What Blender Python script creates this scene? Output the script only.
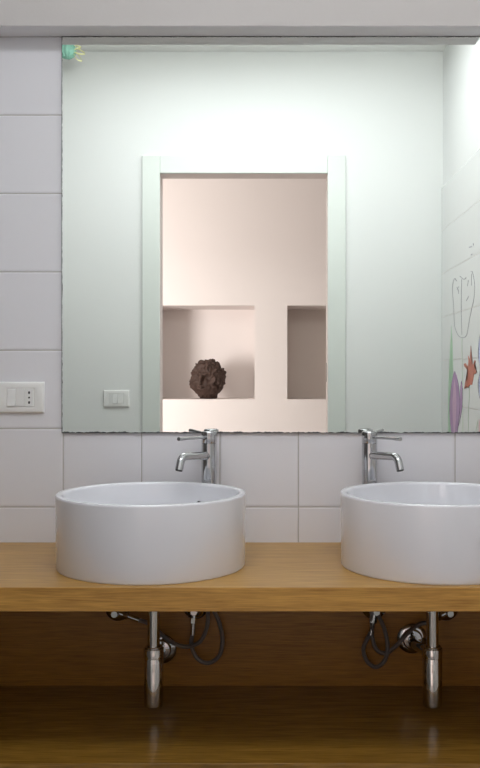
import bpy, bmesh, math, random
from mathutils import Vector, Matrix, noise
random.seed(7)
PI = math.pi
C = bpy.context.scene.collection
for o in list(bpy.data.objects): bpy.data.objects.remove(o)

# ------------------------------------------------------------ camera
D = 2.373            # camera to mirror wall
CZ = 1.142           # camera height
cam_d = bpy.data.cameras.new('camera')
cam = bpy.data.objects.new('camera', cam_d); C.objects.link(cam)
cam.location = (0, -D, CZ); cam.rotation_euler = (PI/2, 0, 0)
cam_d.sensor_fit = 'HORIZONTAL'; cam_d.sensor_width = 36
cam_d.lens = 930/480*36
cam_d.shift_x = -25/480; cam_d.shift_y = -11/480
cam_d.clip_start = .02
bpy.context.scene.camera = cam

# ------------------------------------------------------------ world, lights, exposure
w = bpy.data.worlds.new('world'); bpy.context.scene.world = w; w.use_nodes = True
w.node_tree.nodes['Background'].inputs[0].default_value = (.8, .88, 1, 1)
w.node_tree.nodes['Background'].inputs[1].default_value = .3
def area(name, loc, rot, sx, sy, power, col):
    l = bpy.data.lights.new(name, 'AREA'); l.shape = 'RECTANGLE'; l.size = sx; l.size_y = sy
    l.energy = power; l.color = col
    o = bpy.data.objects.new(name, l); C.objects.link(o); o.location = loc; o.rotation_euler = rot
    return o
# added daylight from an assumed, unseen high window over the mirror wall
area('added_high_window_light', (-.15, .37, 2.375), (-PI/2, 0, 0), 1.25, .35, 10, (.98, 1, .99))
# added daylight from an assumed, unseen hallway window
area('added_hallway_window_light', (-1.95, -2.16, 1.15), (-PI/2, 0, 0), .6, .9, 42, (1, .94, .94))
FILL_E = 5.7          # glow of the added ceiling light panel
vs = bpy.context.scene.view_settings
vs.view_transform = 'Standard'; vs.look = 'None'; vs.gamma = 1; vs.use_curve_mapping = False
vs.exposure = .58

# ------------------------------------------------------------ materials
def nt(name):
    m = bpy.data.materials.new(name); m.use_nodes = True
    t = m.node_tree; b = t.nodes['Principled BSDF']
    return m, t, b
def N(t, kind, **kw):
    n = t.nodes.new(kind)
    for k, v in kw.items(): setattr(n, k, v)
    return n
def L(t, a, b): t.links.new(a, b)
def math_n(t, op, a, b=None, c=None):
    n = N(t, 'ShaderNodeMath', operation=op)
    for i, v in enumerate((a, b, c)):
        if v is None: continue
        if isinstance(v, (int, float)): n.inputs[i].default_value = v
        else: L(t, v, n.inputs[i])
    return n.outputs[0]
def plain(name, col, rough=.5, metal=0, bump=0, bscale=60, var=0, coat=0):
    m, t, b = nt(name)
    b.inputs['Base Color'].default_value = (*col, 1)
    b.inputs['Roughness'].default_value = rough; b.inputs['Metallic'].default_value = metal
    if coat: b.inputs['Coat Weight'].default_value = coat; b.inputs['Coat Roughness'].default_value = .05
    tc = N(t, 'ShaderNodeTexCoord'); no = N(t, 'ShaderNodeTexNoise')
    no.inputs['Scale'].default_value = bscale; no.inputs['Detail'].default_value = 4
    L(t, tc.outputs['Object'], no.inputs['Vector'])
    if bump:
        bu = N(t, 'ShaderNodeBump'); bu.inputs['Strength'].default_value = bump; bu.inputs['Distance'].default_value = .002
        L(t, no.outputs['Fac'], bu.inputs['Height']); L(t, bu.outputs[0], b.inputs['Normal'])
    if var:
        mx = N(t, 'ShaderNodeMixRGB'); mx.inputs[1].default_value = (*[c*(1-var) for c in col], 1)
        mx.inputs[2].default_value = (*[min(1, c*(1+var)) for c in col], 1)
        L(t, no.outputs['Fac'], mx.inputs[0]); L(t, mx.outputs[0], b.inputs['Base Color'])
    return m
def tile_mat(name, axis, off, vert=True, col=(.81, .80, .835)):
    """20 cm glazed tiles laid on world coordinates; axis = horizontal axis of the wall"""
    m, t, b = nt(name)
    tc = N(t, 'ShaderNodeTexCoord'); sp = N(t, 'ShaderNodeSeparateXYZ'); L(t, tc.outputs['Object'], sp.inputs[0])
    u = sp.outputs[axis]; z = sp.outputs['Z']
    def dist(c, o):      # distance in metres to the nearest joint
        a = math_n(t, 'ADD', c, -o + 20.0); a = math_n(t, 'DIVIDE', a, .2); f = math_n(t, 'FRACT', a)
        f2 = math_n(t, 'SUBTRACT', 1.0, f); mn = math_n(t, 'MINIMUM', f, f2); return math_n(t, 'MULTIPLY', mn, .2)
    dz = dist(z, 0)
    d = math_n(t, 'MINIMUM', dz, dist(u, off)) if vert else dz
    mr = N(t, 'ShaderNodeMapRange', interpolation_type='SMOOTHSTEP'); L(t, d, mr.inputs['Value'])
    mr.inputs['From Min'].default_value = .0006; mr.inputs['From Max'].default_value = .0020
    mx = N(t, 'ShaderNodeMixRGB'); mx.inputs[1].default_value = (.47, .44, .42, 1); mx.inputs[2].default_value = (*col, 1)
    L(t, mr.outputs[0], mx.inputs[0]); L(t, mx.outputs[0], b.inputs['Base Color'])
    # pillowed edge + faint glaze waviness
    mr2 = N(t, 'ShaderNodeMapRange', interpolation_type='SMOOTHSTEP'); L(t, d, mr2.inputs['Value'])
    mr2.inputs['From Min'].default_value = .0004; mr2.inputs['From Max'].default_value = .005
    no = N(t, 'ShaderNodeTexNoise'); no.inputs['Scale'].default_value = 16; L(t, tc.outputs['Object'], no.inputs['Vector'])
    h = math_n(t, 'MULTIPLY_ADD', no.outputs['Fac'], .25, mr2.outputs[0])
    bu = N(t, 'ShaderNodeBump'); bu.inputs['Strength'].default_value = .55; bu.inputs['Distance'].default_value = .0015
    L(t, h, bu.inputs['Height']); L(t, bu.outputs[0], b.inputs['Normal'])
    ro = N(t, 'ShaderNodeMapRange'); L(t, mr.outputs[0], ro.inputs['Value'])
    ro.inputs['To Min'].default_value = .8; ro.inputs['To Max'].default_value = .22
    L(t, ro.outputs[0], b.inputs['Roughness'])
    return m
def wood_mat(name, light, dark, rough=.35, gscale=1.0):
    m, t, b = nt(name)
    tc = N(t, 'ShaderNodeTexCoord')
    mp = N(t, 'ShaderNodeMapping'); mp.inputs['Scale'].default_value = (3.6*gscale, 42*gscale, 42*gscale)
    L(t, tc.outputs['Object'], mp.inputs['Vector'])
    n1 = N(t, 'ShaderNodeTexNoise'); n1.inputs['Scale'].default_value = 1.6; n1.inputs['Detail'].default_value = 8
    n1.inputs['Roughness'].default_value = .62; n1.inputs['Distortion'].default_value = .8
    L(t, mp.outputs[0], n1.inputs['Vector'])
    mp2 = N(t, 'ShaderNodeMapping'); mp2.inputs['Scale'].default_value = (14, 330, 330)
    L(t, tc.outputs['Object'], mp2.inputs['Vector'])
    n2 = N(t, 'ShaderNodeTexNoise'); n2.inputs['Scale'].default_value = 1; n2.inputs['Detail'].default_value = 3
    L(t, mp2.outputs[0], n2.inputs['Vector'])
    f = math_n(t, 'MULTIPLY_ADD', n2.outputs['Fac'], .68, math_n(t, 'MULTIPLY', n1.outputs['Fac'], .62))
    cr = N(t, 'ShaderNodeValToRGB'); L(t, f, cr.inputs[0])
    e = cr.color_ramp.elements; e[0].position = .45; e[0].color = (*dark, 1); e[1].position = .82; e[1].color = (*light, 1)
    L(t, cr.outputs[0], b.inputs['Base Color']); b.inputs['Roughness'].default_value = rough
    bu = N(t, 'ShaderNodeBump'); bu.inputs['Strength'].default_value = .25; bu.inputs['Distance'].default_value = .001
    L(t, f, bu.inputs['Height']); L(t, bu.outputs[0], b.inputs['Normal'])
    return m
paint_w = plain('white_wall_paint', (.84, .85, .84), .7, bump=.12, bscale=220)
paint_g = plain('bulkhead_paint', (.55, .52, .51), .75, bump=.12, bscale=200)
paint_h = plain('hall_paint', (.88, .80, .77), .75, bump=.1, bscale=150)
hall_end = plain('hall_end_paint', (.50, .43, .39), .6, bump=.1, bscale=150)
beige = plain('beige_niche_paint', (.87, .77, .71), .75, bump=.1, bscale=150)  # slightly darker and warmer than hall_paint
lacq = plain('door_lacquer', (.76, .80, .76), .35)
M_tileF = tile_mat('front_wall_tile', 'X', -.515)
M_tileR = tile_mat('side_wall_tile', 'Y', 0, vert=False, col=(.80, .81, .80))
M_floor = tile_mat('floor_tile', 'X', .1, col=(.52, .51, .51))
oak = wood_mat('oak_worktop', (.53, .305, .080), (.34, .17, .036), .34)
oak_e = wood_mat('oak_worktop_edge', (.60, .32, .070), (.33, .155, .028), .42)
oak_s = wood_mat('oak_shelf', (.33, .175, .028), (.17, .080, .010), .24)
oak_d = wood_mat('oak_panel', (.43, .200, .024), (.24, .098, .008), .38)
ceramic = plain('white_ceramic', (.83, .83, .87), .035)
ceramic.node_tree.nodes['Principled BSDF'].inputs['IOR'].default_value = 1.6
chrome = plain('chrome', (.58, .585, .60), .06, 1)
chrome_d = plain('worn_chrome', (.62, .60, .57), .09, 1)
hosem = plain('braided_hose', (.22, .205, .195), .3, .8, bump=.9, bscale=900)
plastic = plain('white_plastic', (.88, .875, .86), .28)
plastic_s = plain('rocker_plastic', (.86, .86, .85), .22)
black = plain('black_cavity', (.015, .015, .015), .6)
brass = plain('strike_plate_metal', (.35, .33, .3), .3, 1)

# mirror silvering with tarnished, chipped rim
def mirror_mat(x0, x1, z0, z1):
    m, t, b = nt('mirror_silver')
    tc = N(t, 'ShaderNodeTexCoord'); sp = N(t, 'ShaderNodeSeparateXYZ'); L(t, tc.outputs['Object'], sp.inputs[0])
    X, Z = sp.outputs['X'], sp.outputs['Z']
    dl = math_n(t, 'SUBTRACT', X, x0); dt = math_n(t, 'SUBTRACT', z1, Z); db = math_n(t, 'SUBTRACT', Z, z0)
    dt = math_n(t, 'MULTIPLY', dt, 2.4); dl = math_n(t, 'MULTIPLY', dl, 2.4)
    d = math_n(t, 'MINIMUM', math_n(t, 'MINIMUM', dl, dt), db)
    no = N(t, 'ShaderNodeTexNoise'); no.inputs['Scale'].default_value = 55; no.inputs['Detail'].default_value = 6
    no.inputs['Roughness'].default_value = .75
    L(t, tc.outputs['Object'], no.inputs['Vector'])
    th = N(t, 'ShaderNodeMapRange'); L(t, no.outputs['Fac'], th.inputs['Value'])
    th.inputs['From Min'].default_value = .35; th.inputs['From Max'].default_value = .72
    th.inputs['To Min'].default_value = .0012; th.inputs['To Max'].default_value = .0062
    lt = math_n(t, 'LESS_THAN', d, th.outputs[0])
    mx = N(t, 'ShaderNodeMixRGB'); mx.inputs[1].default_value = (.90, .93, .895, 1); mx.inputs[2].default_value = (.075, .075, .08, 1)
    L(t, lt, mx.inputs[0]); L(t, mx.outputs[0], b.inputs['Base Color'])
    L(t, math_n(t, 'SUBTRACT', 1, lt), b.inputs['Metallic'])
    L(t, math_n(t, 'MULTIPLY', lt, .5), b.inputs['Roughness'])
    return m

# ------------------------------------------------------------ helpers
def tag(o, label=None, cat=None, group=None, kind=None):
    if label: o['label'] = label
    if cat: o['category'] = cat
    if group: o['group'] = group
    if kind: o['kind'] = kind
    return o
def thing(name, label, cat, loc=(0, 0, 0), group=None, rz=0):
    o = bpy.data.objects.new(name, None); C.objects.link(o); o.location = loc; o.rotation_euler = (0, 0, rz)
    o.empty_display_size = .05
    return tag(o, label, cat, group)
def obj(name, bm, mat, parent=None, smooth=False, bev=0, seg=2):
    bmesh.ops.recalc_face_normals(bm, faces=bm.faces)
    me = bpy.data.meshes.new(name); bm.to_mesh(me); bm.free()
    o = bpy.data.objects.new(name, me); C.objects.link(o)
    for mm in (mat if isinstance(mat, (list, tuple)) else [mat]): me.materials.append(mm)
    if parent: o.parent = parent
    if smooth:
        for p in me.polygons: p.use_smooth = True
        try:
            me.set_sharp_from_angle(angle=math.radians(40))
        except Exception: pass
    if bev:
        md = o.modifiers.new('bevel', 'BEVEL'); md.width = bev; md.segments = seg; md.limit_method = 'ANGLE'
        for p in me.polygons: p.use_smooth = True
        try: me.set_sharp_from_angle(angle=math.radians(80))
        except Exception: pass
    return o
def add_box(bm, x0, x1, y0, y1, z0, z1, mi=0):
    v = [bm.verts.new(p) for p in ((x0,y0,z0),(x1,y0,z0),(x1,y1,z0),(x0,y1,z0),(x0,y0,z1),(x1,y0,z1),(x1,y1,z1),(x0,y1,z1))]
    for f in ((0,3,2,1),(4,5,6,7),(0,1,5,4),(1,2,6,5),(2,3,7,6),(3,0,4,7)):
        fc = bm.faces.new([v[i] for i in f]); fc.material_index = mi
    return v
def box(x0, x1, y0, y1, z0, z1):
    bm = bmesh.new(); add_box(bm, x0, x1, y0, y1, z0, z1); return bm
def holed(x0, x1, y0, y1, z0, z1, holes):
    """wall slab in the XZ plane with rectangular openings (hx0,hx1,hz0,hz1)"""
    xs = sorted({x0, x1, *[h[0] for h in holes], *[h[1] for h in holes]})
    zs = sorted({z0, z1, *[h[2] for h in holes], *[h[3] for h in holes]})
    def solid(i, k):
        if i < 0 or k < 0 or i >= len(xs)-1 or k >= len(zs)-1: return False
        cx, cz = (xs[i]+xs[i+1])/2, (zs[k]+zs[k+1])/2
        return not any(h[0] < cx < h[1] and h[2] < cz < h[3] for h in holes)
    bm = bmesh.new(); cache = {}
    def V(x, y, z):
        k = (round(x, 5), round(y, 5), round(z, 5))
        if k not in cache: cache[k] = bm.verts.new((x, y, z))
        return cache[k]
    def F(*p): bm.faces.new([V(*q) for q in p])
    for i in range(len(xs)-1):
        for k in range(len(zs)-1):
            if not solid(i, k): continue
            a, b, c, d = xs[i], xs[i+1], zs[k], zs[k+1]
            F((a,y0,c),(b,y0,c),(b,y0,d),(a,y0,d)); F((a,y1,c),(a,y1,d),(b,y1,d),(b,y1,c))
            if not solid(i-1, k): F((a,y0,c),(a,y0,d),(a,y1,d),(a,y1,c))
            if not solid(i+1, k): F((b,y0,c),(b,y1,c),(b,y1,d),(b,y0,d))
            if not solid(i, k-1): F((a,y0,c),(a,y1,c),(b,y1,c),(b,y0,c))
            if not solid(i, k+1): F((a,y0,d),(b,y0,d),(b,y1,d),(a,y1,d))
    return bm
def lathe(prof, n=64, mat=None, bm=None, close=True):
    """prof: list of (r, z) about the Z axis; mat: Matrix transform"""
    bm = bm or bmesh.new(); M = mat or Matrix.Identity(4); rings = []
    for r, z in prof:
        if r < 1e-6: rings.append([bm.verts.new(M @ Vector((0, 0, z)))])
        else: rings.append([bm.verts.new(M @ Vector((r*math.cos(2*PI*i/n), r*math.sin(2*PI*i/n), z))) for i in range(n)])
    for a, b in zip(rings, rings[1:]):
        for i in range(n):
            j = (i+1) % n
            if len(a) == 1 and len(b) == 1: continue
            if len(a) == 1: bm.faces.new((a[0], b[i], b[j]))
            elif len(b) == 1: bm.faces.new((a[i], b[0], a[j]))
            else: bm.faces.new((a[i], b[i], b[j], a[j]))
    return bm
def spline(pts, n=8):
    P = [Vector(p) for p in pts]; P = [P[0]*2-P[1]] + P + [P[-1]*2-P[-2]]; out = []
    for i in range(1, len(P)-2):
        for k in range(n):
            t = k/n; a, b, c, d = P[i-1:i+3]
            out.append(.5*((2*b)+(c-a)*t+(2*a-5*b+4*c-d)*t*t+(3*b-a-3*c+d)*t**3))
    out.append(P[-2]); return out
def tube(pts, r, n=16, bm=None, cap=True):
    bm = bm or bmesh.new(); pts = [Vector(p) for p in pts]; m = len(pts)
    rs = r if isinstance(r, (list, tuple)) else [r]*m
    T = [(pts[min(i+1, m-1)]-pts[max(i-1, 0)]).normalized() for i in range(m)]
    up = Vector((0, 0, 1)) if abs(T[0].z) < .9 else Vector((1, 0, 0)); u = T[0].cross(up).normalized(); rings = []
    for i in range(m):
        u = (u - T[i]*u.dot(T[i])).normalized(); v = T[i].cross(u)
        rings.append([bm.verts.new(pts[i]+(u*math.cos(2*PI*k/n)+v*math.sin(2*PI*k/n))*rs[i]) for k in range(n)])
    for a, b in zip(rings, rings[1:]):
        for k in range(n): bm.faces.new((a[k], a[(k+1) % n], b[(k+1) % n], b[k]))
    if cap: bm.faces.new(rings[0][::-1]); bm.faces.new(rings[-1])
    return bm
def axis_mat(p, d):
    """matrix taking +Z to direction d at point p"""
    return Matrix.Translation(Vector(p)) @ Vector(d).normalized().to_track_quat('Z', 'Y').to_matrix().to_4x4()
def copy_thing(root, loc, label=None):
    r = root.copy(); C.objects.link(r); r.location = loc
    if label: r['label'] = label
    for ch in list(root.children):
        c = ch.copy(); C.objects.link(c); c.parent = r
        for g in list(ch.children):
            d = g.copy(); C.objects.link(d); d.parent = c
    return r
def S(name, bm, mat, parent=None, **k):
    o = obj(name, bm, mat, parent, **k)
    if parent is None: o['kind'] = 'structure'
    return o

# ------------------------------------------------------------ the room
RX, LX = .8186, -1.15           # side walls
RY = -1.953                     # rear wall, bathroom face
CE = 2.633                      # ceiling
TT = 2.0                        # top of the tiling
OX0, OX1, OZ = -.486, .290, 2.065   # doorway
HY = -3.85                      # hallway niche wall
win1 = (-.80, .50, 2.17, 2.58)
wf = S('wall_front', holed(LX-.1, RX+.12, .008, .42, 0, CE, [win1]), paint_w)
S('tiling', box(LX, RX, 0, .008, 0, TT), M_tileF, wf)
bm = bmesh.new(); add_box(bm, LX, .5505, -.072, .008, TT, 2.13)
bm.faces.ensure_lookup_table(); bm.faces[0].material_index = 1  # underside gets a lightened colour to cancel its shade against the darkened front
S('wall_bulkhead', bm, [paint_g, plain('bulkhead_soffit_lightened', (.88, .87, .90), .7, bump=.1, bscale=200)], bev=.002)
wr = S('wall_right', box(RX+.008, RX+.12, RY-.1, .008, 0, CE), paint_w)
S('tiling', box(RX, RX+.008, RY, 0, 0, TT), M_tileR, wr, bev=.003)
S('wall_left', box(LX-.1, LX, RY, .008, 0, CE), plain('left_wall_paint', (.13, .12, .115), .5, bump=.1, bscale=150))
# rear wall; it carries on as the hallway's near wall, with the assumed hallway window beyond the bathroom
win2 = (-2.3, -1.6, .65, 1.75)
S('wall_rear', holed(-3.4, 1.9, RY-.1, RY, 0, CE, [(OX0-.02, OX1+.02, 0, OZ+.02), win2]), paint_w)
S('floor', box(-3.4, 1.9, -4.4, .42, -.1, 0), M_floor)
S('ceiling', box(-3.4, 1.9, -4.4, .42, CE, CE+.1), plain('ceiling_paint', (.93, .93, .91), .8, bump=.1, bscale=200))
ND = .42
nl = (-.770, -.070, .966, 1.593); nr = (.1486, .90, .966, 1.593)
wh = S('wall_hall', holed(-3.4, 1.9, HY-ND, HY, 0, CE, [nl, nr]), paint_h)
S('niche_back', box(nl[0]-.02, nl[1]+.02, HY-ND-.03, HY-ND, nl[2]-.02, nl[3]+.02), paint_h, wh)
nb = S('niche_back', box(nr[0]-.02, nr[1]+.02, HY-ND-.03, HY-ND, nr[2]-.02, nr[3]+.02), beige, wh)
nb['label'] = 'taupe painted back of the right-hand niche'
S('wall_hall_left', box(-3.5, -3.4, -4.4, RY, 0, CE), hall_end)
S('wall_hall_right', box(1.9, 2.0, -4.4, RY, 0, CE), paint_h)
# frames of the two unseen windows, added to bring in the daylight
for n, (h, y0, y1) in enumerate(((win1, .38, .41), (win2, RY-.07, RY-.04))):
    bm = holed(h[0], h[1], y0, y1, h[2], h[3], [(h[0]+.035, (h[0]+h[1])/2-.02, h[2]+.035, h[3]-.035), ((h[0]+h[1])/2+.02, h[1]-.035, h[2]+.035, h[3]-.035)])
    S('window_%d' % (n+1), bm, lacq)
# doorway lining and casing
dr = bpy.data.objects.new('door_1', None); C.objects.link(dr); dr.location = ((OX0+OX1)/2, RY, 0); dr['kind'] = 'structure'
def rel(bm):
    bmesh.ops.translate(bm, verts=bm.verts, vec=-dr.location); return bm
yb, yf = RY-.1, RY
S('door_jamb', rel(box(OX0-.02, OX0, yb-.004, yf+.004, 0, OZ)), paint_h, dr)
S('door_jamb', rel(box(OX1, OX1+.02, yb-.004, yf+.004, 0, OZ)), paint_h, dr)
S('door_head', rel(box(OX0-.02, OX1+.02, yb-.004, yf+.004, OZ, OZ+.02)), paint_h, dr)
cw = .083
S('casing', rel(box(OX0-cw, OX0, yf, yf+.016, 0, OZ+cw)), lacq, dr, bev=.003)
S('casing', rel(box(OX1, OX1+cw, yf, yf+.016, 0, OZ+cw)), lacq, dr, bev=.003)
S('casing', rel(box(OX0, OX1, yf, yf+.018, OZ, OZ+cw)), lacq, dr, bev=.003)
for a, b in ((OX0-cw, OX0-.01), (OX1+.01, OX1+cw)):
    S('hall_casing', rel(box(a, b, yb-.016, yb-.004, 0, OZ+cw)), lacq, dr)
S('hall_casing', rel(box(OX0-cw, OX1+cw, yb-.016, yb-.004, OZ+.01, OZ+cw)), lacq, dr)
S('strike_plate', rel(box(OX1-.0015, OX1, yb+.03, yb+.055, 1.10, 1.19)), brass, dr)['label'] = 'dark metal strike plate'

# unseen glowing ceiling panel, added to light the bathroom evenly
LPX, LPY = -.12, -1.25
lm = thing('added_ceiling_light', 'long white rectangular light panel added out of view across the middle of the bathroom', 'ceiling lamp', (LPX, LPY, CE))
hs = obj('housing', holed(-.70, .70, -.045, -.001, -.22, .22, [(-.685, .685, -.205, .205)]), lacq, lm, bev=.002)
hs.data.transform(Matrix(((1, 0, 0, 0), (0, 0, 1, 0), (0, 1, 0, 0), (0, 0, 0, 1)))); hs.data.flip_normals()
obj('back_plate', box(-.684, .684, -.204, .204, -.012, -.002), lacq, lm)
em, et, eb = nt('added_light_glow'); eb.inputs['Emission Color'].default_value = (.93, .96, 1, 1); eb.inputs['Emission Strength'].default_value = FILL_E
obj('diffuser', box(-.682, .682, -.202, .202, -.046, -.038), em, lm, bev=.003)

# ------------------------------------------------------------ mirror
mx0, mx1, mz0, mz1 = -.5175, .80, .9885, 1.9985
bm = bmesh.new(); v = add_box(bm, mx0, mx1, -.006, -.0005, mz0, mz1)
bm.faces.ensure_lookup_table(); bm.faces[2].material_index = 0
for i in (0, 1, 3, 4, 5): bm.faces[i].material_index = 1
mo = obj('wall_mirror', bm, [mirror_mat(mx0, mx1, mz0, mz1), plain('mirror_edge', (.10, .11, .11), .3)])
tag(mo, 'large frameless wall mirror with a dark worn edge over the basins', 'mirror')

# ------------------------------------------------------------ vanity
WT, WTH = .710, .0487
van = thing('vanity_unit', 'long oak wall-hung vanity with thick worktop, back panel and low shelf', 'vanity', (0, 0, 0))
bm = bmesh.new(); add_box(bm, LX, RX, -.50, 0, WT-WTH, WT)
bm.faces.ensure_lookup_table(); bm.faces[2].material_index = 1
obj('worktop', bm, [oak, oak_e], van, bev=.0012)
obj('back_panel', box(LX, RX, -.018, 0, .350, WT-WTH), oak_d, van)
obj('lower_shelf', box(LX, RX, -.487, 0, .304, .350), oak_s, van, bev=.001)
# the side panel at each end carries the shelf
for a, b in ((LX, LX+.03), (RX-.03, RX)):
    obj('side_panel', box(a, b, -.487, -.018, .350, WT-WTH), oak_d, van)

# ------------------------------------------------------------ basins
BH = .163
def make_basin(label):
    t = thing('washbasin', label, 'sink', (0, 0, WT), 'round vessel basins on the worktop')
    prof = [(0, .004), (.190, .004), (.199, .0015), (.206, .0015), (.2095, .0), (.2107, .0012), (.2115, .0035), (.2125, BH-.006), (.2125, BH-.003), (.2105, BH-.0006),
            (.205, BH), (.199, BH-.0006), (.1965, BH-.003), (.195, BH-.008), (.1935, .10), (.190, .07), (.180, .048), (.160, .034), (.12, .026),
            (.06, .022), (.026, .020), (.024, .016), (0, .016)]
    obj('bowl', lathe(prof, 128), ceramic, t, smooth=True)
    obj('drain', lathe([(0, .0165), (.022, .0165), (.031, .0225), (.033, .0235), (.031, .026), (.018, .030), (0, .031)], 48), chrome, t, smooth=True)
    return t
b1 = make_basin('white round ceramic vessel basin, the one whose whole rim is in view')
bx1, bx2, by = -.2560, .3835, -(D-2.1005)
b1.location = (bx1, by, WT)
b2 = copy_thing(b1, (bx2, by, WT), 'white round ceramic vessel basin cut off by the picture edge')
# overflow hole on the tap side of each bowl
for root, dx in ((b1, .12), (b2, -.127)):
    d = Vector((dx, .211, 0)).normalized(); p = d*.1928 + Vector((0, 0, .112))
    obj('overflow_ring', lathe([(.006, -.001), (.0085, -.0005), (.0085, .0018), (.0072, .0023), (.006, .001), (.006, -.001)], 32, axis_mat(p, -d)), chrome, root, smooth=True)
    obj('overflow_hole', lathe([(0, .0), (.006, .0)], 24, axis_mat(p, -d)), black, root)

# ------------------------------------------------------------ taps
def make_tap(name_loc, target, label):
    x, y = name_loc
    t = thing('basin_mixer_tap', label, 'tap', (x, y, WT), 'tall mixer taps behind the basins')
    d = Vector((target[0]-x, target[1]-y, 0)).normalized()
    H = .2865; seam = .258
    obj('tap_body', lathe([(0, 0), (.024, 0), (.0245, .004), (.0225, .0065), (.0196, .008), (.0193, .02), (.0190, seam-.0015), (.0180, seam-.0008), (.0180, seam)], 48), chrome, t, smooth=True)
    obj('tap_head', lathe([(0, seam), (.0188, seam), (.0193, seam+.001), (.0193, H-.003), (.0186, H-.0008), (.0175, H), (.0160, H), (.0156, H-.0012), (0, H-.0012)], 48), chrome, t, smooth=True)
    # spout with turned-down mouth
    zs = .2265
    path = [d*.008+Vector((0, 0, zs)), d*.05+Vector((0, 0, zs+.003)), d*.110+Vector((0, 0, zs+.006))]
    arc = [d*(.110+.022*math.sin(a))+Vector((0, 0, zs+.006-.022*(1-math.cos(a)))) for a in [PI/2*.82*k/8 for k in range(1, 9)]]
    last = arc[-1]; dirn = (arc[-1]-arc[-2]).normalized(); arc.append(last+dirn*.016)
    obj('spout', tube(path+arc, [.0098, .0096, .0095]+[.0096]*len(arc), 24), chrome, t, smooth=True)
    obj('aerator', lathe([(0, .0002), (.0082, .0002), (.0082, .0010), (0, .0010)], 24, axis_mat(arc[-1], dirn)), black, t)
    obj('spout_collar', tube([d*.0135+Vector((0, 0, zs)), d*.0215+Vector((0, 0, zs+.0005))], .0112, 24), chrome, t, smooth=True)
    zl = .2730
    a = Vector((0, 0, zl))
    obj('lever', tube([a+d*.012, a+d*.06+Vector((0, 0, .0010)), a+d*.108+Vector((0, 0, .0024)), a+d*.110+Vector((0, 0, .0024)), a+d*.138+Vector((0, 0, .003))], [.0036, .0036, .0038, .0044, .0046], 18), chrome, t, smooth=True)
    return t
ty = -(D-2.32)
make_tap((-.1395, ty), (bx1, by), 'tall chrome mixer tap with spout and lever pointing left')
make_tap((.2605, ty), (bx2-.018, by), 'tall chrome mixer tap with spout and lever pointing right')

# ------------------------------------------------------------ waste traps under the worktop
def make_trap(x, y, wx, wz, label):
    t = thing('bottle_trap', label, 'drain trap', (x, y, .37), 'bottle traps below the worktop')
    zt = .505-.37; top = WT-WTH-.37
    obj('tail_pipe', lathe([(.0142, top), (.0142, zt-.012)], 32), chrome_d, t, smooth=True)
    obj('bottle', lathe([(0, 0), (.0195, 0), (.0218, .0022), (.0225, .006), (.0226, zt-.0235), (.0218, zt-.0225), (.0218, zt-.0215), (.0233, zt-.0205), (.0235, zt-.002), (.0225, zt), (.0150, zt+.001), (.0142, zt+.001)], 48), chrome_d, t, smooth=True)
    obj('collar_nut', lathe([(.0142, zt+.0005), (.0195, zt+.0005), (.0200, zt+.002), (.0200, zt+.0035), (.0190, zt+.005), (.0142, zt+.005)], 32), chrome_d, t)
    # outlet to the wall
    e = Vector((wx-x, -.020-y, wz-.37))
    s = Vector((0, .012, zt-.026))
    obj('outlet_pipe', tube(spline([s, s+Vector((0, .045, .0)), e-Vector((0, .05, 0)), e], 8), .0125, 24), chrome, t, smooth=True)
    obj('outlet_nut', lathe([(.0125, 0), (.019, 0), (.019, .012), (.0125, .012)], 8, axis_mat(s+Vector((0, .012, 0)), (0, 1, 0))), chrome_d, t)
    obj('rosette', lathe([(0, 0), (.0375, 0), (.038, .002), (.035, .005), (.026, .007), (.022, .014), (.0135, .016), (0, .016)], 48, axis_mat(e+Vector((0, .002, 0)), (0, -1, 0))), chrome, t, smooth=True)
    return t
py = -(D-2.155)
make_trap(-.2580, py, -.262, .444, 'chrome bottle trap under the basin in full view')
make_trap(.388, py, .372, .470, 'chrome bottle trap under the basin cut off by the picture edge')

# ------------------------------------------------------------ stop valves and hoses
def W(px, py_, d):     # point at distance d in front of the back wall for a spot in the photo
    k = (D-d)/930
    return Vector(((px-265)*k, -d, CZ+(373-py_)*k))
def make_valve(px, py_, d, label):
    p = W(px, py_, .018); p.y = -.018
    t = thing('stop_valve', label, 'valve', p, 'stop valves on the back panel')
    obj('rosette', lathe([(0, 0), (.0315, 0), (.032, .002), (.029, .005), (.020, .007), (.014, .011), (0, .011)], 40, axis_mat((0, 0, 0), (0, -1, 0))), chrome, t, smooth=True)
    obj('valve_body', tube([(0, -.008, 0), (0, -.046, 0)], .0095, 20), chrome, t, smooth=True)
    obj('knob', lathe([(0, 0), (.008, 0), (.0092, .002), (.0092, .012), (.008, .014), (0, .014)], 10, axis_mat((0, -.046, 0), (0, -1, 0))), chrome_d, t)
    d = Vector(d).normalized(); s = Vector((0, -.034, 0))
    obj('outlet', tube([s+d*.006, s+d*.022], .0068, 18), chrome, t, smooth=True)
    obj('nut', lathe([(.004, .020), (.0095, .020), (.0095, .032), (.005, .034)], 6, axis_mat(s, d)), chrome_d, t)
    return p+s+d*.032
def make_hose(label, pts, r=.0052):
    t = thing('supply_hose', label, 'hose', pts[0], 'flexible supply hoses under the worktop')
    q = [Vector(p)-Vector(pts[0]) for p in pts]
    sp_ = spline(q, 10)
    dirn = (sp_[2]-sp_[0]).normalized()
    obj('braid', tube(sp_, r, 14), hosem, t, smooth=True)
    obj('ferrule', tube([-dirn*.001, dirn*.030], .0064, 16), chrome, t, smooth=True)
    return t
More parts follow.
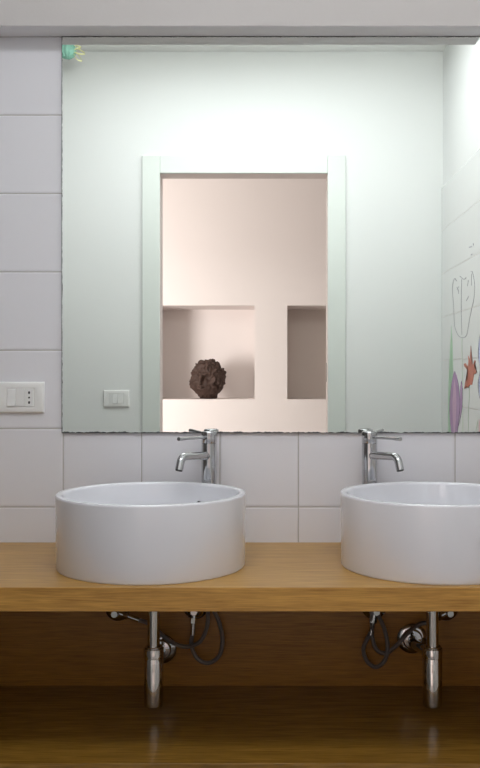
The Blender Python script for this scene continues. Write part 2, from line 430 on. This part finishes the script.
# basin in full view
e = make_valve(118, 608.5, (.9, -.05, -.30), 'chrome stop valve furthest left, its hose slanting behind the trap pipe')
make_hose('grey braided hose running from the far left valve behind the trap pipe', [e, e+Vector((.03, -.002, -.010)), W(150, 624, .05), W(160, 633, .055), W(172, 642.5, .058),
    W(187, 646.7, .06), W(200, 641.5, .062), W(206.6, 628, .062), W(207.8, 614, .06), W(206, 596, .06), W(207, 575, .057)])
e = make_valve(195.5, 606.5, (-.1, -.05, -1), 'chrome stop valve beside the widest hose loop, right of the full-view trap')
make_hose('grey braided hose hanging in the wide loop right of the full-view trap', [e, e+Vector((-.001, 0, -.02)), W(191.5, 645, .052), W(197, 658, .056), W(208, 663, .06),
    W(219, 656, .062), W(222.5, 640, .062), W(219, 622, .06), W(212, 604, .058), W(210, 575, .057)])
# basin cut off by the edge
e = make_valve(374, 606.5, (-.25, -.05, -1), 'chrome stop valve above the narrow hose loops')
make_hose('grey braided hose hanging in the narrow teardrop loop', [e, e+Vector((-.004, 0, -.022)), W(363.5, 648, .056), W(367, 661, .06), W(376, 667, .062),
    W(385, 660, .064), W(387.5, 645, .064), W(384, 628, .062), W(377, 610, .06), W(371, 575, .057)])
e = make_valve(446, 608, (-.85, -.05, -.45), 'chrome stop valve furthest right, partly behind the trap pipe')
make_hose('grey braided hose slanting across the round wall rosette to the right', [e, e+Vector((-.02, 0, -.011)), W(418, 625, .05), W(406, 635, .072), W(396, 646, .072), W(386, 653, .056),
    W(377, 650, .054), W(372.5, 638, .054), W(371.5, 618, .056), W(370, 598, .058), W(368, 575, .057)])

# ------------------------------------------------------------ socket and switch plates
def make_plate(name, label, cat, x, z, y, face, socket=True):
    """face -1: on the front wall looking at -Y; +1: on the rear wall looking at +Y"""
    t = thing(name, label, cat, (x, y, z))
    f = face
    def bb(x0, x1, d0, d1, z0, z1):
        return box(x0, x1, min(f*d0, f*d1), max(f*d0, f*d1), z0, z1)
    # plate with bevelled faces
    bm = bmesh.new()
    def ring(hx, hz, d): return [bm.verts.new((sx*hx, f*d, sz*hz)) for sx, sz in ((-1,-1),(1,-1),(1,1),(-1,1))]
    R = [ring(.060, .040, 0), ring(.060, .040, .0035), ring(.0565, .0365, .0085), ring(.036, .0245, .0090), ring(.034, .0232, .0070)]
    for a, b in zip(R, R[1:]):
        for i in range(4): bm.faces.new((a[i], a[(i+1) % 4], b[(i+1) % 4], b[i]))
    bm.faces.new(R[-1]); bm.faces.new(R[0][::-1])
    obj('cover_plate', bm, plastic, t, bev=.0012)
    m = .0110
    # rocker (tilted: lower end stands out)
    rx = -.0225 if socket else -.006
    bm = bmesh.new()
    sec = [(.0068, -.0225), (.0128, -.0215), (.0098, .0), (.0100, .0215), (.0068, .0225)]
    vs_ = [[bm.verts.new((rx+s*.0108, f*d, z_)) for d, z_ in sec] for s in (-1, 1)]
    for i in range(5): bm.faces.new((vs_[0][i], vs_[0][(i+1) % 5], vs_[1][(i+1) % 5], vs_[1][i]))
    bm.faces.new(vs_[0]); bm.faces.new(vs_[1][::-1])
    obj('rocker', bm, plastic_s, t, bev=.0006)
    if socket:
        obj('blank_module', bb(-m+.0003, m-.0003, .0068, .0095, -.0225, .0225), plastic_s, t, bev=.0005)
        o = obj('socket_module', bb(m+.0006, m+.0222, .0068, .0095, -.0225, .0225), plastic_s, t, bev=.0005)
        for k, hh in ((-1, .0034), (0, .0022), (1, .0034)):
            bm = bmesh.new(); c0 = Vector((m+.0114, f*.0096, k*.0125))
            vv = [bm.verts.new(c0+Vector((.0024*math.cos(a), 0, .0024*math.sin(a)+(hh-.0022)*(1 if math.sin(a) > 0 else -1)))) for a in [2*PI*i/20+.01 for i in range(20)]]
            r = bmesh.ops.extrude_face_region(bm, geom=[bm.faces.new(vv)])
            bmesh.ops.translate(bm, verts=[g for g in r['geom'] if isinstance(g, bmesh.types.BMVert)], vec=(0, -f*.0015, 0))
            obj('pin_hole', bm, black, o)
    else:
        obj('blank_module', bb(-.034, rx-.0112, .0068, .0092, -.0225, .0225), plastic_s, t, bev=.0005)
        obj('blank_module', bb(rx+.0112, .034, .0068, .0092, -.0225, .0225), plastic_s, t, bev=.0005)
    return t
make_plate('wall_socket', 'white wall plate with a rocker switch and three-pin socket on tiles left of mirror', 'socket', -.622, CZ-(397.5-373)/392, 0, -1)
make_plate('light_switch', 'white switch plate beside the doorway, seen in the mirror', 'light switch', -.689, 1.023, RY, 1, False)

# ------------------------------------------------------------ carved head in the hallway niche (faces the bathroom, +Y)
def make_head():
    bm = bmesh.new(); bmesh.ops.create_icosphere(bm, subdivisions=6, radius=1)
    f = Vector((-.36, 1, .02)).normalized(); rgt = Vector((1, .36, 0)).normalized(); up = rgt.cross(f).normalized()
    g = lambda a, b, sa, sb: math.exp(-(a/sa)**2-(b/sb)**2)
    for v in bm.verts:
        u = v.co.normalized(); s, t_, fr = u.dot(rgt), u.dot(up), u.dot(f)
        r = 1.0; fm = 1/(1+math.exp(-(fr-.35)*14))          # face side mask
        face = 0
        face += .20*g(s, t_+.02, .085, .24) + .09*g(s, t_+.16, .14, .08)      # nose, wings
        for k in (-1, 1):
            face -= .12*g(s-k*.25, t_-.12, .13, .12)         # eye sockets
            face += .07*g(s-k*.25, t_-.10, .07, .05)         # eyeballs
            face += .10*g(s-k*.24, t_-.30, .20, .07)         # brows
            face += .07*g(s-k*.40, t_+.15, .16, .18)         # cheeks
        face += .09*g(s, t_+.34, .18, .045) + .10*g(s, t_+.47, .15, .05) - .10*g(s, t_+.405, .17, .025)
        face += .10*g(s, t_+.68, .2, .12)
        hair = 1/(1+math.exp(-(max(t_-.42, abs(s+.0)-.55, -fr+.1))*12))
        w1 = noise.noise(u*3.2+Vector((3, 1, 5)))
        q = u*4.3+Vector((w1, noise.noise(u*2.5), w1))*1.3
        curls = abs(noise.noise(q))*.30 + .05*math.sin(6*w1+9*u.x+5*u.z)
        r += 1.45*fm*face*(1-hair) + hair*(.05+curls*.8)
        r += .05*noise.noise(u*5.5+Vector((9, 2, 4))) + .02*noise.noise(u*12)
        if fr > .2:
            r -= .15*g(s-.47, t_-.02, .16, .22)               # deep shaded eye on one side
            r -= .10*g(s, t_+.405, .20, .03); r += .05*g(s+.05, t_+.30, .2, .05)
        # heavy lock of hair over one ear
        r += .16*math.exp(-((u-Vector((.86, .25, .30)).normalized()).length/.28)**2)
        r += .08*math.exp(-((u-Vector((-.95, .2, -.05)).normalized()).length/.25)**2)
        co = Vector((u.x*.103, u.y*.105, u.z*.127))*r
        if co.z < -.06:                                       # neck
            k = min(1, (-.06-co.z)/.05); rad = math.hypot(co.x, co.y)
            tr = .064+.006*noise.noise(u*6)
            if rad > 1e-5:
                n_ = rad+(min(rad, tr)-rad)*k*.8; co.x *= n_/rad; co.y *= n_/rad
        co.z = max(co.z, -.128)
        v.co = co
    return bm
clay = plain('brown_clay', (.06, .031, .022), .7, bump=.6, bscale=60, var=.3)
sx, sy = -.392, HY-.15
hd = obj('carved_head', make_head(), clay, smooth=False)
for p in hd.data.polygons: p.use_smooth = True
hd.location = (sx, sy, nl[2]+.128)
tag(hd, 'brown rough clay head sculpture standing in the hallway niche', 'sculpture')

# ------------------------------------------------------------ small ornament near the ceiling
orn = thing('hanging_ornament', 'small turquoise ornament with yellow loops at the upper left corner of the mirror view', 'ornament', (-.862, -1.70, 2.548))
teal = plain('turquoise_paper', (.30, .60, .48), .6); yel = plain('yellow_ribbon', (.80, .78, .42), .6)
bm = bmesh.new(); bmesh.ops.create_icosphere(bm, subdivisions=4, radius=.036)
for v in bm.verts:
    a = math.atan2(v.co.y, v.co.x); v.co *= 1+.07*math.cos(12*a); v.co.z *= .95
obj('pleated_ball', bm, teal, orn, smooth=True)
obj('cord', tube([(0, 0, .027), (0, 0, CE-2.545)], .0008, 6), yel, orn)
for k, (dx, dz) in enumerate(((.062, -.040), (.075, -.010), (.058, .018))):
    pts = spline([(.02, -.005, .012), (dx*.6, -.012, dz*.5+.018), (dx, -.004, dz), (dx*.7, .010, dz*.8-.008), (.022, .006, -.004)], 8)
    bm = bmesh.new(); prev = None
    for p in pts:
        a, b, c_, d_ = (bm.verts.new(p+Vector(q)) for q in ((0, -.003, -.0025), (0, .003, -.0025), (0, .003, .0025), (0, -.003, .0025)))
        if prev:
            for i in range(4): bm.faces.new((prev[i], prev[(i+1) % 4], (a, b, c_, d_)[(i+1) % 4], (a, b, c_, d_)[i]))
        prev = (a, b, c_, d_)
    obj('ribbon_loop', bm, yel, orn)

# ------------------------------------------------------------ flowers painted on the side wall tiles
def wp(px, pyy):       # a spot of the side wall as seen in the mirror -> (y, z) on the wall
    dist = 930*RX/(px-265)
    return (-(dist-D), CZ+(373-pyy)*dist/930)
def decal(name, parent, polys, mat, th=.0006, off=0):
    for p in polys: decal1(name, parent, [p], mat, th, off)
def decal1(name, parent, polys, mat, th, off):
    bm = bmesh.new()
    for poly in polys:
        q = [wp(*p) for p in poly]
        a = [bm.verts.new((RX-th-off, y, z)) for y, z in q]; b = [bm.verts.new((RX, y, z)) for y, z in q]
        bm.faces.new(a); n = len(a)
        for i in range(n): bm.faces.new((a[i], b[i], b[(i+1) % n], a[(i+1) % n]))
    bmesh.ops.triangulate(bm, faces=[f for f in bm.faces if len(f.verts) > 4])
    return obj(name, bm, mat, parent)
def line(name, parent, paths, mat, wd=.0022, off=0.0003):
    for path in paths: line1(name, parent, [path], mat, wd, off)
def line1(name, parent, paths, mat, wd, off):
    """drawn lines: thin flat strips on the tile face"""
    bm = bmesh.new()
    for path in paths:
        q = [wp(*p) for p in path]
        P = spline([(0, y, z) for y, z in q], 5) if len(q) > 2 else [Vector((0, y, z)) for y, z in q]
        prev = None
        for i, p in enumerate(P):
            t_ = (P[min(i+1, len(P)-1)]-P[max(i-1, 0)]); t_.normalize(); n = Vector((0, -t_.z, t_.y))*wd/2
            cur = [bm.verts.new((RX-.0007-off, *(p+n*s).yz)) for s in (-1, 1)] + [bm.verts.new((RX, *(p+n*s).yz)) for s in (1, -1)]
            if prev:
                for k in range(4): bm.faces.new((prev[k], prev[(k+1) % 4], cur[(k+1) % 4], cur[k]))
            prev = cur
    return obj(name, bm, mat, parent)
ink = plain('grey_ink', (.22, .22, .25), .4); g_leaf = plain('pale_green_glaze', (.34, .56, .35), .3, var=.1, bscale=20)
g_stem = plain('stem_green_glaze', (.45, .55, .42), .3); lilac = plain('lilac_glaze', (.40, .19, .42), .3, var=.25, bscale=25)
pur = plain('purple_ink', (.14, .07, .20), .4); orange = plain('orange_glaze', (.55, .10, .03), .3, var=.25, bscale=30)
dkred = plain('dark_red_ink', (.22, .09, .05), .4); blue = plain('blue_glaze', (.42, .46, .68), .3, var=.2, bscale=15); rose = plain('rose_glaze', (.62, .25, .28), .3)
def c4(pts): return [(430+x/8.53, 260+y/8.53) for x, y in pts]
def c5(pts): return [(430+x/7.68, 340+y/7.68) for x, y in pts]
GR = 'flowers painted on the side wall tiles'
z0y = wp(461, 440)
def fl(label, px, pyy):
    y, z = wp(px, pyy); t = thing('painted_flower', label, 'painted flower', (RX, y, z), GR); return t
def fix(t):
    for c in t.children: c.location = -t.location
t = fl('tall tulip drawn in grey outline on the side wall, seen in mirror', 462, 305)
line('petal_outline', t, [c4([(225, 185), (205, 160), (190, 215), (190, 300), (198, 400), (206, 560), (238, 645), (275, 662), (308, 640), (330, 520), (350, 420), (371, 320), (376, 215), (358, 110), (342, 100)]),
    c4([(266, 165), (262, 400), (268, 640)]), c4([(225, 235), (238, 262), (240, 290)]), c4([(250, 140), (285, 168), (305, 150)]), c4([(240, 228), (226, 255)]),
    c4([(322, 175), (316, 225)]), c4([(350, 120), (350, 220)]), c4([(325, 310), (305, 350)])], ink)
line('stem', t, [c4([(268, 655), (268, 768)]) + c5([(243, 200), (247, 500), (247, 712), (246, 900)])], g_stem, .006)
fix(t)
t = fl('long pale green leaf painted beside the lilac petal', 449, 400)
decal('leaf', t, [[(451, 326), (452.2, 350), (452.5, 370), (451, 400), (450.2, 450), (447.8, 450), (447.6, 400), (448.5, 370), (449.8, 345)]], g_leaf)
fix(t)
t = fl('lilac pointed tulip painted on the side wall tiles', 454, 400)
decal('petal', t, [c5([(187, 245), (200, 268), (212, 330), (222, 430), (226, 500), (218, 600), (208, 700), (200, 830), (185, 830), (160, 700), (150, 600), (148, 500), (155, 400), (168, 310), (176, 268)]),
    c5([(237, 320), (246, 370), (246, 480), (236, 560), (222, 620), (228, 500), (230, 400)])], lilac, .0009)
line('petal_outline', t, [c5([(187, 242), (168, 310), (155, 400), (148, 500), (150, 600), (160, 700), (172, 800)]), c5([(187, 242), (212, 330), (222, 430), (226, 500), (218, 600), (206, 720)]),
    c5([(237, 316), (230, 400), (226, 520)]), c5([(237, 316), (247, 380), (246, 480), (234, 570), (214, 660)])], pur, .0028, .0004)
decal('petal_centre', t, [c5([(187, 300), (196, 380), (200, 500), (195, 620), (188, 720), (180, 720), (172, 600), (170, 480), (177, 370)])], plain('pink_lilac_glaze', (.62, .36, .55), .3, var=.1), .0011)
fix(t)
t = fl('orange ragged flower on a thin stem painted on the side wall', 468, 372)
decal('petal', t, [c5([(310, 45), (315, 110), (317, 165), (326, 196), (338, 155), (346, 160), (337, 215), (353, 232), (352, 258), (333, 262), (328, 300), (318, 345), (303, 343), (288, 362), (272, 352), (259, 376), (265, 335), (283, 300), (287, 258),
    (279, 226), (259, 203), (255, 184), (268, 178), (287, 204), (291, 170), (288, 118), (296, 140), (302, 158)])], orange, .0009)
line('petal_outline', t, [c5([(310, 48), (304, 130), (300, 200)]), c5([(340, 205), (355, 245), (338, 262), (330, 240)]), c5([(272, 352), (290, 366), (302, 345)]), c5([(256, 185), (278, 222), (286, 262)])], dkred, .0022, .0004)
line('stem', t, [c5([(298, 360), (296, 450), (290, 560), (290, 710), (288, 860)])], g_stem, .005)
fix(t)
t = fl('blue petalled flower painted at the photo edge of the side wall', 482, 370)
def xx(pts): return [(x, y) for x, y in pts]
decal('petal', t, [xx([(480, 330), (478, 345), (478.2, 360), (480, 368), (486, 366), (490, 350), (486, 332)]), xx([(479.6, 372), (477.8, 384), (479, 396), (482.5, 402), (489, 396), (492, 382), (486, 372)])], blue, .0009)
line('petal_outline', t, [xx([(482, 328), (478.6, 340), (477.7, 356), (480, 369)]), xx([(479.6, 371), (477.5, 384), (479, 397), (483, 403)])], pur, .0025, .0004)
fix(t)
t = fl('rose red petal painted low at the photo edge of the side wall', 479, 425)
decal('petal', t, [c5([(372, 605), (382, 650), (392, 700), (398, 800), (375, 800), (372, 720), (370, 660)])], rose, .0009)
line('stem', t, [c5([(362, 620), (350, 680), (346, 720), (344, 820)])], g_stem, .004)
fix(t)
t = fl('small grey ink marks painted near the top of the side wall tiles', 470, 250)
def c3(pts): return [(420+x/6.4, 140+y/6.4) for x, y in pts]
line('ink_mark', t, [c3([(310, 690), (330, 684)]), c3([(336, 665), (340, 680)]), c3([(322, 738), (332, 732)])], ink, .005)
fix(t)
